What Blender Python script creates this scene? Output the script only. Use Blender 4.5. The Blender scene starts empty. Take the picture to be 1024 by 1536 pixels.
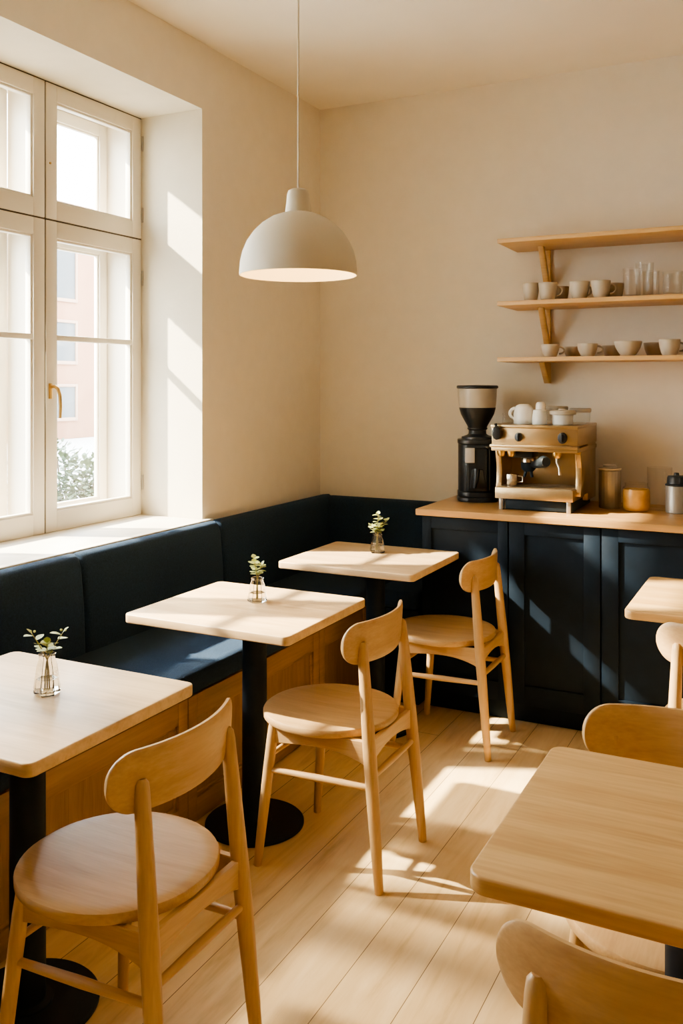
import bpy, bmesh, math, random
from mathutils import Vector, Matrix
random.seed(7)
PI = math.pi
sc = bpy.context.scene
COL = sc.collection

# ------------------------------------------------------------------ room dimensions (metres; camera stands at x=0, y=0)
XL, YB, XR, YR, ZC = -2.45, 4.60, 2.7, -1.9, 3.084
WIN_X = -2.796            # room face of the inner window frame
WALL_OUT = -3.06          # outer face of the left wall
SILL_Z, HEAD_Z = 0.893, 2.781
WINS = [(0.960, 3.448)]        # one wide window, four casements across
COUNTER_Z = 0.937

# ------------------------------------------------------------------ materials
def new_mat(name):
    m = bpy.data.materials.new(name); m.use_nodes = True
    nt = m.node_tree
    return m, nt, nt.nodes['Principled BSDF']

def plain(name, col, rough=0.5, metal=0.0, spec=0.5, var=0.0, scale=20, bump=0.0, bscale=60, sheen=0.0):
    m, nt, b = new_mat(name)
    b.inputs['Base Color'].default_value = (*col, 1)
    b.inputs['Roughness'].default_value = rough
    b.inputs['Metallic'].default_value = metal
    b.inputs['Specular IOR Level'].default_value = spec
    if sheen:
        b.inputs['Sheen Weight'].default_value = sheen
        b.inputs['Sheen Roughness'].default_value = 0.4
        b.inputs['Sheen Tint'].default_value = (0.35, 0.55, 0.85, 1)
    tc = nt.nodes.new('ShaderNodeTexCoord')
    if var:
        n = nt.nodes.new('ShaderNodeTexNoise'); n.inputs['Scale'].default_value = scale
        n.inputs['Detail'].default_value = 6
        r = nt.nodes.new('ShaderNodeValToRGB')
        r.color_ramp.elements[0].position = 0.3; r.color_ramp.elements[1].position = 0.7
        r.color_ramp.elements[0].color = (*[c * (1 - var) for c in col], 1)
        r.color_ramp.elements[1].color = (*[min(1, c * (1 + var)) for c in col], 1)
        nt.links.new(tc.outputs['Object'], n.inputs['Vector'])
        nt.links.new(n.outputs['Fac'], r.inputs['Fac'])
        nt.links.new(r.outputs['Color'], b.inputs['Base Color'])
    if bump:
        n2 = nt.nodes.new('ShaderNodeTexNoise'); n2.inputs['Scale'].default_value = bscale
        n2.inputs['Detail'].default_value = 5
        bp = nt.nodes.new('ShaderNodeBump'); bp.inputs['Strength'].default_value = bump
        bp.inputs['Distance'].default_value = 0.004
        nt.links.new(tc.outputs['Object'], n2.inputs['Vector'])
        nt.links.new(n2.outputs['Fac'], bp.inputs['Height'])
        nt.links.new(bp.outputs['Normal'], b.inputs['Normal'])
    return m

def wood(name, dark, light, axis='X', scale=1.0, rough=0.42, strength=1.0):
    """Fine straight grain: noise squeezed across the grain."""
    m, nt, b = new_mat(name)
    N, L = nt.nodes, nt.links
    tc = N.new('ShaderNodeTexCoord')
    mp = N.new('ShaderNodeMapping')
    s = {'X': (1.6, 22, 22), 'Y': (22, 1.6, 22), 'Z': (22, 22, 1.6)}[axis]
    mp.inputs['Scale'].default_value = [k * scale for k in s]
    L.new(tc.outputs['Object'], mp.inputs['Vector'])
    n1 = N.new('ShaderNodeTexNoise'); n1.inputs['Scale'].default_value = 1.0
    n1.inputs['Detail'].default_value = 7; n1.inputs['Roughness'].default_value = 0.6
    n1.inputs['Distortion'].default_value = 0.5
    L.new(mp.outputs['Vector'], n1.inputs['Vector'])
    n2 = N.new('ShaderNodeTexNoise'); n2.inputs['Scale'].default_value = 6.0
    n2.inputs['Detail'].default_value = 4
    L.new(mp.outputs['Vector'], n2.inputs['Vector'])
    mx = N.new('ShaderNodeMath'); mx.operation = 'MULTIPLY_ADD'
    mx.inputs[1].default_value = 0.35; L.new(n2.outputs['Fac'], mx.inputs[0])
    ml = N.new('ShaderNodeMath'); ml.operation = 'MULTIPLY'; ml.inputs[1].default_value = 0.65
    L.new(n1.outputs['Fac'], ml.inputs[0]); L.new(ml.outputs[0], mx.inputs[2])
    r = N.new('ShaderNodeValToRGB')
    r.color_ramp.elements[0].position = 0.5 - 0.17 / strength
    r.color_ramp.elements[1].position = 0.5 + 0.12 / strength
    r.color_ramp.elements[0].color = (*dark, 1); r.color_ramp.elements[1].color = (*light, 1)
    L.new(mx.outputs[0], r.inputs['Fac']); L.new(r.outputs['Color'], b.inputs['Base Color'])
    b.inputs['Roughness'].default_value = rough
    bp = N.new('ShaderNodeBump'); bp.inputs['Strength'].default_value = 0.08
    bp.inputs['Distance'].default_value = 0.002
    L.new(mx.outputs[0], bp.inputs['Height']); L.new(bp.outputs['Normal'], b.inputs['Normal'])
    return m

def floor_material():
    m, nt, b = new_mat('oak_floor_boards')
    N, L = nt.nodes, nt.links
    tc = N.new('ShaderNodeTexCoord')
    mp = N.new('ShaderNodeMapping'); mp.inputs['Rotation'].default_value = (0, 0, PI / 2)
    mp.inputs['Location'].default_value = (0.0, -0.008, 0)
    L.new(tc.outputs['Object'], mp.inputs['Vector'])
    br = N.new('ShaderNodeTexBrick')
    br.offset = 0.37; br.inputs['Scale'].default_value = 1.0
    br.inputs['Brick Width'].default_value = 3.7; br.inputs['Row Height'].default_value = 0.175
    br.inputs['Mortar Size'].default_value = 0.0011; br.inputs['Mortar Smooth'].default_value = 0.2
    br.inputs['Color1'].default_value = (0.0, 0, 0, 1); br.inputs['Color2'].default_value = (1, 1, 1, 1)
    br.inputs['Mortar'].default_value = (0.5, 0.5, 0.5, 1)
    L.new(mp.outputs['Vector'], br.inputs['Vector'])
    mg = N.new('ShaderNodeMapping'); mg.inputs['Scale'].default_value = (15, 1.8, 1)
    L.new(tc.outputs['Object'], mg.inputs['Vector'])
    n1 = N.new('ShaderNodeTexNoise'); n1.inputs['Scale'].default_value = 1.2; n1.inputs['Detail'].default_value = 8
    n1.inputs['Roughness'].default_value = 0.62; n1.inputs['Distortion'].default_value = 0.6
    L.new(mg.outputs['Vector'], n1.inputs['Vector'])
    n3 = N.new('ShaderNodeTexNoise'); n3.inputs['Scale'].default_value = 2.2; n3.inputs['Detail'].default_value = 3
    L.new(tc.outputs['Object'], n3.inputs['Vector'])
    a1 = N.new('ShaderNodeMath'); a1.operation = 'MULTIPLY_ADD'; a1.inputs[1].default_value = 0.07
    L.new(br.outputs['Color'], a1.inputs[0]); L.new(n1.outputs['Fac'], a1.inputs[2])
    a2 = N.new('ShaderNodeMath'); a2.operation = 'MULTIPLY_ADD'; a2.inputs[1].default_value = 0.25
    L.new(n3.outputs['Fac'], a2.inputs[0]); L.new(a1.outputs[0], a2.inputs[2])
    r = N.new('ShaderNodeValToRGB')
    e = r.color_ramp.elements
    e[0].position = 0.40; e[0].color = (0.56, 0.375, 0.17, 1)
    e[1].position = 0.85; e[1].color = (0.82, 0.62, 0.345, 1)
    k = r.color_ramp.elements.new(0.60); k.color = (0.73, 0.52, 0.26, 1)
    L.new(a2.outputs[0], r.inputs['Fac'])
    mix = N.new('ShaderNodeMixRGB'); mix.inputs['Color2'].default_value = (0.13, 0.07, 0.03, 1)
    L.new(br.outputs['Fac'], mix.inputs['Fac']); L.new(r.outputs['Color'], mix.inputs['Color1'])
    L.new(mix.outputs['Color'], b.inputs['Base Color'])
    b.inputs['Roughness'].default_value = 0.5
    b.inputs['Specular IOR Level'].default_value = 0.35
    bp = N.new('ShaderNodeBump'); bp.inputs['Strength'].default_value = 0.12; bp.inputs['Distance'].default_value = 0.002
    L.new(n1.outputs['Fac'], bp.inputs['Height']); L.new(bp.outputs['Normal'], b.inputs['Normal'])
    return m

def thin_glass(name, tint=(1, 1, 1), k=1.0, rough=0.02):
    """Pane glass: sees straight through, with a Fresnel sheen on top."""
    m = bpy.data.materials.new(name); m.use_nodes = True
    nt = m.node_tree; N, L = nt.nodes, nt.links
    N.remove(N['Principled BSDF'])
    t = N.new('ShaderNodeBsdfTransparent'); t.inputs['Color'].default_value = (*tint, 1)
    g = N.new('ShaderNodeBsdfGlossy'); g.inputs['Roughness'].default_value = rough
    f = N.new('ShaderNodeLayerWeight'); f.inputs['Blend'].default_value = 0.5
    pw = N.new('ShaderNodeMath'); pw.operation = 'POWER'; pw.inputs[1].default_value = 4.0
    L.new(f.outputs['Facing'], pw.inputs[0])
    mu = N.new('ShaderNodeMath'); mu.operation = 'MULTIPLY_ADD'; mu.inputs[1].default_value = 0.55 * k; mu.inputs[2].default_value = 0.025 * k
    mx = N.new('ShaderNodeMixShader')
    L.new(pw.outputs[0], mu.inputs[0]); L.new(mu.outputs[0], mx.inputs[0])
    L.new(t.outputs[0], mx.inputs[1]); L.new(g.outputs[0], mx.inputs[2])
    L.new(mx.outputs[0], N['Material Output'].inputs['Surface'])
    return m

def real_glass(name, col=(1, 1, 1), ior=1.45, rough=0.0):
    m, nt, b = new_mat(name)
    b.inputs['Base Color'].default_value = (*col, 1)
    b.inputs['Transmission Weight'].default_value = 1.0
    b.inputs['Roughness'].default_value = rough
    b.inputs['IOR'].default_value = ior
    return m

def emitter(name, col, s):
    m, nt, b = new_mat(name)
    b.inputs['Base Color'].default_value = (*col, 1)
    b.inputs['Emission Color'].default_value = (*col, 1)
    b.inputs['Emission Strength'].default_value = s
    return m

M = {}
M['plaster'] = plain('cream_plaster', (0.79, 0.732, 0.628), 0.9, spec=0.2, var=0.018, scale=14, bump=0.22, bscale=55)
M['gap_shade'] = plain('dark_gap_shade', (0.10, 0.075, 0.05), .8, var=.1)
M['reveal'] = plain('reveal_plaster_shaded', (0.66, 0.605, 0.49), 0.9, spec=0.2, var=0.018, scale=14, bump=0.2, bscale=55)
M['ceiling'] = plain('ceiling_paint', (0.84, 0.78, 0.675), 0.95, spec=0.2, var=0.02, scale=4, bump=0.08, bscale=30)
M['floor'] = floor_material()
M['window_paint'] = plain('white_window_paint', (0.68, 0.625, 0.53), 0.4, var=0.015, scale=6)
M['sill'] = plain('pale_sill_paint', (0.74, 0.67, 0.56), 0.45, var=0.03, scale=10)
M['pane'] = thin_glass('window_pane_glass', (0.97, 0.98, 0.98), 0.8)
M['brass'] = plain('aged_brass', (0.62, 0.42, 0.17), 0.32, 1.0, var=0.06, scale=30)
M['steel'] = plain('hinge_steel', (0.45, 0.42, 0.38), 0.4, 0.9, var=0.05)
WD, WL = (0.49, 0.298, 0.130), (0.62, 0.405, 0.190)
M['chair_y'] = wood('chair_wood_seat_grain', WD, WL, 'Y', 1.4, 0.42)
M['chair_x'] = wood('chair_wood_cross_grain', WD, WL, 'X', 1.4, 0.42)
M['chair_z'] = wood('chair_wood_upright_grain', WD, WL, 'Z', 1.4, 0.42)
M['table'] = wood('tabletop_wood', (0.52, 0.345, 0.175), (0.66, 0.468, 0.258), 'X', 0.8, 0.4, 1.3)
M['table_dark'] = wood('tabletop_wood_amber', (0.47, 0.278, 0.108), (0.62, 0.402, 0.172), 'X', 0.8, 0.4, 1.3)
M['panel'] = wood('bench_panel_oak', (0.27, 0.145, 0.06), (0.40, 0.235, 0.11), 'Z', 1.2, 0.5)
M['rail'] = wood('bench_rail_oak', (0.33, 0.185, 0.08), (0.44, 0.26, 0.12), 'Y', 1.0, 0.5)
M['shelf'] = wood('shelf_pine', (0.53, 0.315, 0.115), (0.65, 0.42, 0.18), 'X', 1.0, 0.45)
M['worktop'] = wood('worktop_wood', (0.40, 0.215, 0.075), (0.53, 0.305, 0.118), 'X', 0.8, 0.3)
M['navy_fabric'] = plain('navy_wool_upholstery', (0.019, 0.038, 0.068), 0.9, spec=0.25, var=0.25, scale=180, bump=0.5, bscale=420, sheen=0.12)
M['navy_paint'] = plain('navy_cabinet_paint', (0.006, 0.0135, 0.024), 0.6, spec=0.2, var=0.18, scale=14, bump=0.06, bscale=25)
M['black_metal'] = plain('black_powder_coat', (0.013, 0.021, 0.029), 0.5, 0.0, spec=0.22, var=0.1, scale=40)
M['black_plastic'] = plain('black_plastic', (0.017, 0.021, 0.025), 0.36, var=0.15, scale=30)
M['lamp_out'] = plain('lamp_enamel', (0.58, 0.515, 0.395), 0.55, var=0.02, scale=10)
M['lamp_in'] = plain('lamp_inner_enamel', (0.85, 0.74, 0.52), 0.6, var=0.01, scale=10)
M['bulb'] = emitter('warm_bulb', (1.0, 0.72, 0.38), 5)
M['cord'] = plain('cream_cord', (0.62, 0.55, 0.43), 0.7, var=0.03)
M['stoneware'] = plain('cream_stoneware', (0.52, 0.45, 0.345), 0.45, var=0.05, scale=25)
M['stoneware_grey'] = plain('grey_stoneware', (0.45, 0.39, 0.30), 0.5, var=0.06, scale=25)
M['white_cup'] = plain('white_porcelain', (0.86, 0.82, 0.74), 0.35, var=0.02, scale=15)
M['champagne'] = plain('champagne_brushed_metal', (0.52, 0.39, 0.225), 0.33, 1.0, var=0.07, scale=12, bump=0.03, bscale=200)
M['chrome'] = plain('worn_chrome', (0.62, 0.55, 0.45), 0.22, 1.0, var=0.05)
M['canister'] = plain('brushed_canister_steel', (0.40, 0.37, 0.32), 0.4, 0.45, var=0.06, scale=18)
M['hopper'] = plain('smoky_beige_hopper', (0.50, 0.45, 0.37), 0.3, var=0.05, scale=12)
M['plate'] = plain('pale_grey_plate', (0.62, 0.60, 0.57), 0.5, var=.04)
M['amber'] = plain('amber_preserve', (0.58, 0.34, 0.10), 0.25, var=0.15, scale=25)
M['glass'] = thin_glass('drinking_glass', (0.97, 0.965, 0.95), 1.0, 0.08)
M['vase_glass'] = real_glass('vase_glass', (1, .985, .95))
M['water'] = real_glass('vase_water', (0.99, 0.98, 0.94), 1.33)
M['leaf'] = plain('sage_leaf', (0.42, 0.45, 0.17), 0.55, var=0.4, scale=60)
M['stem'] = plain('green_stem', (0.26, 0.22, 0.08), 0.6, var=0.2, scale=60)
M['facade'] = plain('pink_render', (0.28, 0.155, 0.10), 0.95, spec=0.1, var=0.05, scale=1.5)
M['facade_trim'] = plain('pale_facade_trim', (0.33, 0.22, 0.16), 0.9, spec=0.1, var=0.03)
M['far_glass'] = plain('grey_facade_glass', (0.075, 0.08, 0.085), 0.6, var=0.05, scale=1)
M['bush'] = plain('bush_leaf', (0.075, 0.10, 0.05), 0.6, var=0.5, scale=9)
M['bush_wood'] = plain('bush_wood', (0.12, 0.08, 0.05), 0.8, var=0.2)
M['pavement'] = plain('pale_pavement', (0.45, 0.42, 0.38), 0.9, var=0.08, scale=2)

# ------------------------------------------------------------------ mesh helpers
def box(bm, x0, x1, y0, y1, z0, z1, bevel=0.0, seg=2):
    r = bmesh.ops.create_cube(bm, size=1)
    vs = r['verts']
    for v in vs:
        v.co.x = x0 if v.co.x < 0 else x1
        v.co.y = y0 if v.co.y < 0 else y1
        v.co.z = z0 if v.co.z < 0 else z1
    if bevel:
        es = list({e for v in vs for e in v.link_edges})
        bmesh.ops.bevel(bm, geom=es, offset=bevel, segments=seg, profile=0.5, affect='EDGES', clamp_overlap=True)

def tube(bm, pts, radii, n=16, cap=True):
    pts = [Vector(p) for p in pts]
    if isinstance(radii, (int, float)): radii = [radii] * len(pts)
    rings = []
    prev = None
    for i, p in enumerate(pts):
        if i == 0: t = pts[1] - p
        elif i == len(pts) - 1: t = p - pts[i - 1]
        else: t = (pts[i + 1] - p).normalized() + (p - pts[i - 1]).normalized()
        t.normalize()
        if prev is None:
            a = Vector((1, 0, 0)) if abs(t.x) < 0.9 else Vector((0, 1, 0))
            u = (a - t * a.dot(t)).normalized()
        else:
            u = (prev - t * prev.dot(t)).normalized()
        prev = u
        w = t.cross(u)
        rings.append([bm.verts.new(p + (u * math.cos(2 * PI * k / n) + w * math.sin(2 * PI * k / n)) * radii[i]) for k in range(n)])
    for a, b in zip(rings, rings[1:]):
        for k in range(n):
            bm.faces.new((a[k], a[(k + 1) % n], b[(k + 1) % n], b[k]))
    if cap:
        bm.faces.new(list(reversed(rings[0]))); bm.faces.new(rings[-1])

def lathe(bm, prof, n=40, c=(0, 0, 0), close=False, shape=None):
    """prof: (r, z) pairs. r=0 makes a pole. close joins last to first."""
    rings = []
    for r, z in prof:
        if r < 1e-6:
            rings.append([bm.verts.new((c[0], c[1], c[2] + z))])
        else:
            ring = []
            for k in range(n):
                a = 2 * PI * k / n
                q = r * (shape(a) if shape else 1)
                ring.append(bm.verts.new((c[0] + q * math.cos(a), c[1] + q * math.sin(a), c[2] + z)))
            rings.append(ring)
    pairs = list(zip(rings, rings[1:]))
    if close: pairs.append((rings[-1], rings[0]))
    for a, b in pairs:
        for k in range(n):
            k2 = (k + 1) % n
            if len(a) == 1 and len(b) == 1: continue
            if len(a) == 1: bm.faces.new((a[0], b[k2], b[k]))
            elif len(b) == 1: bm.faces.new((a[k], a[k2], b[0]))
            else: bm.faces.new((a[k], a[k2], b[k2], b[k]))

def rrect(w, d, r, n=8):
    pts = []
    for cx, cy, a0 in ((w / 2 - r, d / 2 - r, 0), (-w / 2 + r, d / 2 - r, PI / 2), (-w / 2 + r, -d / 2 + r, PI), (w / 2 - r, -d / 2 + r, 1.5 * PI)):
        for k in range(n + 1):
            a = a0 + PI / 2 * k / n
            pts.append((cx + r * math.cos(a), cy + r * math.sin(a)))
    return pts

def slab(bm, outline, z0, z1, e=0.004, seg=3):
    """horizontal slab from a CCW outline with softly rounded top and bottom edges"""
    n = len(outline)
    def off(d):
        o = []
        for i in range(n):
            p, q, s = Vector(outline[i - 1]), Vector(outline[i]), Vector(outline[(i + 1) % n])
            t = ((q - p).normalized() + (s - q).normalized()).normalized()
            o.append(q + Vector((-t.y, t.x)) * d)
        return o
    levels = []
    for k in range(seg + 1):
        a = PI / 2 * k / seg
        levels.append((e * (1 - math.sin(a)), z0 + e * (1 - math.cos(a))))
    for k in range(seg + 1):
        a = PI / 2 * k / seg
        levels.append((e * (1 - math.cos(a)), z1 - e * (1 - math.sin(a))))
    rings = [[bm.verts.new((p.x, p.y, z)) for p in off(d)] for d, z in levels]
    for a, b in zip(rings, rings[1:]):
        for k in range(n):
            bm.faces.new((a[k], a[(k + 1) % n], b[(k + 1) % n], b[k]))
    bm.faces.new(list(reversed(rings[0]))); bm.faces.new(rings[-1])

def prism(bm, poly, axis, a0, a1, bevel=0.0):
    """extrude a 2-D polygon along an axis. axis 'x': poly in (y,z); 'y': (x,z); 'z': (x,y)"""
    def P(u, v, a):
        return {'x': (a, u, v), 'y': (u, a, v), 'z': (u, v, a)}[axis]
    A = [bm.verts.new(P(u, v, a0)) for u, v in poly]
    B = [bm.verts.new(P(u, v, a1)) for u, v in poly]
    fs = [bm.faces.new(A), bm.faces.new(list(reversed(B)))]
    n = len(poly)
    for k in range(n):
        fs.append(bm.faces.new((A[k], B[k], B[(k + 1) % n], A[(k + 1) % n])))
    bmesh.ops.recalc_face_normals(bm, faces=fs)
    if bevel:
        es = list({e for f in fs for e in f.edges})
        bmesh.ops.bevel(bm, geom=es, offset=bevel, segments=2, profile=0.5, affect='EDGES', clamp_overlap=True)

def obj(name, bm, mat, parent=None, loc=(0, 0, 0), rotz=0, sharp=40, recalc=True):
    if recalc: bmesh.ops.recalc_face_normals(bm, faces=bm.faces[:])
    me = bpy.data.meshes.new(name); bm.to_mesh(me); bm.free()
    me.shade_smooth(); me.set_sharp_from_angle(angle=math.radians(sharp))
    me.materials.append(M[mat])
    o = bpy.data.objects.new(name, me); COL.objects.link(o)
    o.location = loc; o.rotation_euler = (0, 0, rotz)
    if parent: o.parent = parent
    return o

def B(): return bmesh.new()

def tag(o, label, cat, group=None):
    o['label'] = label; o['category'] = cat
    if group: o['group'] = group
    return o

def thing(name, label, cat, loc=(0, 0, 0), rotz=0, group=None):
    o = bpy.data.objects.new(name, None); COL.objects.link(o)
    o.empty_display_size = 0.1
    o.location = loc; o.rotation_euler = (0, 0, rotz)
    return tag(o, label, cat, group)

def struct(o):
    o['kind'] = 'structure'; return o

def copy_tree(o, parent=None):
    c = o.copy(); COL.objects.link(c)
    if parent: c.parent = parent
    for ch in list(o.children): copy_tree(ch, c)
    return c

def dup(root, loc, rotz, label, group=None):
    r = copy_tree(root); r.location = loc; r.rotation_euler = (0, 0, rotz)
    r['label'] = label
    if group: r['group'] = group
    return r

# ------------------------------------------------------------------ room shell
bm = B(); box(bm, XL - 0.6, XR + 0.2, YR - 0.2, YB + 0.2, -0.12, 0.0)
struct(obj('floor', bm, 'floor'))
bm = B(); box(bm, XL - 0.62, XR + 0.2, YR - 0.2, YB + 0.2, ZC, ZC + 0.15)
struct(obj('ceiling', bm, 'ceiling'))
bm = B(); box(bm, XL - 0.61, XR + 0.2, YB, YB + 0.2, 0, ZC)
struct(obj('wall_back', bm, 'plaster'))
bm = B(); box(bm, XR, XR + 0.2, YR, YB, 0, ZC)
struct(obj('wall_right', bm, 'plaster'))
bm = B(); box(bm, XL - 0.61, XR + 0.2, YR - 0.2, YR, 0, ZC)
struct(obj('wall_front', bm, 'plaster'))
# window wall: one thick wall with two deep openings
bm = B()
box(bm, WALL_OUT, XL, YR, YB, 0, SILL_Z - 0.012)
box(bm, WALL_OUT, XL, YR, YB, HEAD_Z, ZC)
ys = [YR] + [v for w in reversed(WINS) for v in w] + [YB]
for k in range(0, len(ys), 2):
    box(bm, WALL_OUT, XL, ys[k], ys[k + 1], SILL_Z - 0.012, HEAD_Z)
wl = struct(obj('wall_left', bm, 'plaster'))
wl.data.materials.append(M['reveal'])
for p in wl.data.polygons:      # darker copy of the wall plaster puts the reveal's shade into its colour
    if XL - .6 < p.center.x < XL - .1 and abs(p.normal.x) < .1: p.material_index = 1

# ------------------------------------------------------------------ double casement window
def frame_rect(bm, x0, x1, y0, y1, z0, z1, wl, wr, wb, wt, bevel=0.003):
    box(bm, x0, x1, y0, y0 + wl, z0, z1, bevel)
    box(bm, x0, x1, y1 - wr, y1, z0, z1, bevel)
    box(bm, x0, x1, y0 + wl - .001, y1 - wr + .001, z0, z0 + wb, bevel)
    box(bm, x0, x1, y0 + wl - .001, y1 - wr + .001, z1 - wt, z1, bevel)

TRANS = 2.204
def make_window():
    y0, y1 = 0.0, WINS[0][1] - WINS[0][0]
    yc = [y0 + (y1 - y0) * k / 4 for k in range(5)]
    root = bpy.data.objects.new('window_1', None); COL.objects.link(root); struct(root)
    root.location = (0, WINS[0][0], 0)
    # box lining between inner and outer sashes
    bm = B()
    XO = WIN_X - 0.235
    g = 0.007
    box(bm, XO, WIN_X - 0.006, y0, y0 + 0.018, SILL_Z, HEAD_Z)
    box(bm, XO, WIN_X - 0.006, y1 - 0.018, y1, SILL_Z, HEAD_Z)
    box(bm, XO, WIN_X - 0.006, y0 + .018, y1 - .018, HEAD_Z - 0.02, HEAD_Z)
    box(bm, XO, WIN_X - 0.006, y0 + .018, y1 - .018, SILL_Z - 0.006, SILL_Z + 0.014)
    for ym in yc[1:4]: box(bm, WIN_X - 0.20, WIN_X - 0.012, ym - 0.016, ym + 0.016, SILL_Z + .014, HEAD_Z - .02)
    box(bm, WIN_X - 0.20, WIN_X - 0.012, y0 + .018, y1 - .018, TRANS - 0.016, TRANS + 0.016)
    obj('window_frame', bm, 'window_paint', root)
    bm = B()  # dark strips added behind the sash gaps to draw their shade
    for ym in yc[1:4]: box(bm, WIN_X - 0.030, WIN_X - 0.004, ym - .0045, ym + .0045, SILL_Z + .004, HEAD_Z - .006)
    for ym in (y0 + .0025, y1 - .0025): box(bm, WIN_X - 0.030, WIN_X - 0.008, ym - .0035, ym + .0035, SILL_Z + .004, HEAD_Z - .001)
    for zz in (TRANS, HEAD_Z - .0035): box(bm, WIN_X - 0.030, WIN_X - 0.0045, y0 + .002, y1 - .002, zz - .0045, zz + .0045)
    gk = obj('gap_shade_strip', bm, 'gap_shade', root); gk['label'] = 'added dark strips for the shade between the sashes'
    def sash(name, xa, xb, ya, yb, za, zb, st, bot, top, bar=None):
        bm = B()
        frame_rect(bm, xa, xb, ya, yb, za, zb, st, st, bot, top)
        # inner glazing lip
        frame_rect(bm, xa + 0.008, xb - 0.008, ya + st - .002, yb - st + .002, za + bot - .002, zb - top + .002, .012, .012, .012, .012, 0.002)
        if bar: box(bm, xa + 0.006, xb - 0.004, ya + st - .002, yb - st + .002, bar - 0.012, bar + 0.012, 0.004)
        s = obj(name, bm, 'window_paint', root)
        bm = B(); xm = (xa + xb) / 2
        box(bm, xm - 0.002, xm + 0.002, ya + st + .004, yb - st - .004, za + bot + .004, zb - top - .004)
        obj('pane', bm, 'pane', s)
        return s
    xa, xb = WIN_X - 0.045, WIN_X
    for ci in range(4):
        ya, yb = yc[ci] + g / 2, yc[ci + 1] - (g / 2 if ci < 3 else .006)
        low = sash('casement_sash', xa, xb, ya, yb, SILL_Z + 0.004, TRANS - g / 2, 0.062, 0.085, 0.07, 1.712)
        up = sash('transom_sash', xa, xb, ya, yb, TRANS + g / 2, HEAD_Z - 0.006, 0.062, 0.075, 0.07)
        # outer pair, a hand's width beyond
        xo0, xo1 = WIN_X - 0.232, WIN_X - 0.196
        sash('outer_casement_sash', xo0, xo1, ya + .016, yb - .016, SILL_Z + 0.016, TRANS - .012, 0.05, 0.06, 0.055)
        sash('outer_transom_sash', xo0, xo1, ya + .016, yb - .016, TRANS + .012, HEAD_Z - 0.022, 0.05, 0.055, 0.055)
        # hinges on the outer stile of each sash
        yh = yb + 0.002 if ci % 2 else ya - 0.002
        if ci == 0: yh = y0 + .004
        for zz, par in ((1.05, low), (2.02, low), (2.32, up), (2.66, up)):
            bm = B(); tube(bm, [(WIN_X + 0.004, yh, zz - 0.035), (WIN_X + 0.004, yh, zz + 0.035)], 0.005, 10)
            obj('hinge', bm, 'steel', par)
        if ci % 2 == 1:
            bm = B()
            yl = ya + 0.022
            box(bm, WIN_X - .001, WIN_X + 0.006, yl - 0.010, yl + 0.010, 1.455, 1.52, 0.003)
            tube(bm, [(WIN_X + .004, yl, 1.505), (WIN_X + 0.028, yl, 1.507), (WIN_X + 0.040, yl + .004, 1.497), (WIN_X + 0.043, yl + .012, 1.47), (WIN_X + 0.043, yl + .016, 1.42), (WIN_X + 0.04, yl + .016, 1.375)],
                 [0.007, 0.007, 0.0075, 0.0075, 0.007, 0.006], 12)
            h = obj('window_handle', bm, 'brass', low); h['label'] = 'brass lever handle'
            bm = B(); tube(bm, [(WIN_X - .002, ya + 0.022, 2.44), (WIN_X + 0.004, ya + 0.022, 2.44)], 0.005, 10)
            obj('screw', bm, 'brass', up)
    # window board
    bm = B()
    box(bm, WIN_X - 0.01, XL + 0.035, y0 + .001, y1 - .001, SILL_Z - 0.011, SILL_Z + 0.003, 0.004)
    box(bm, XL + 0.002, XL + 0.037, y0 - 0.04, y1 + 0.04, SILL_Z - 0.011, SILL_Z + 0.0035, 0.004)
    obj('window_sill', bm, 'sill', root)
    return root
w1 = make_window()

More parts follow.
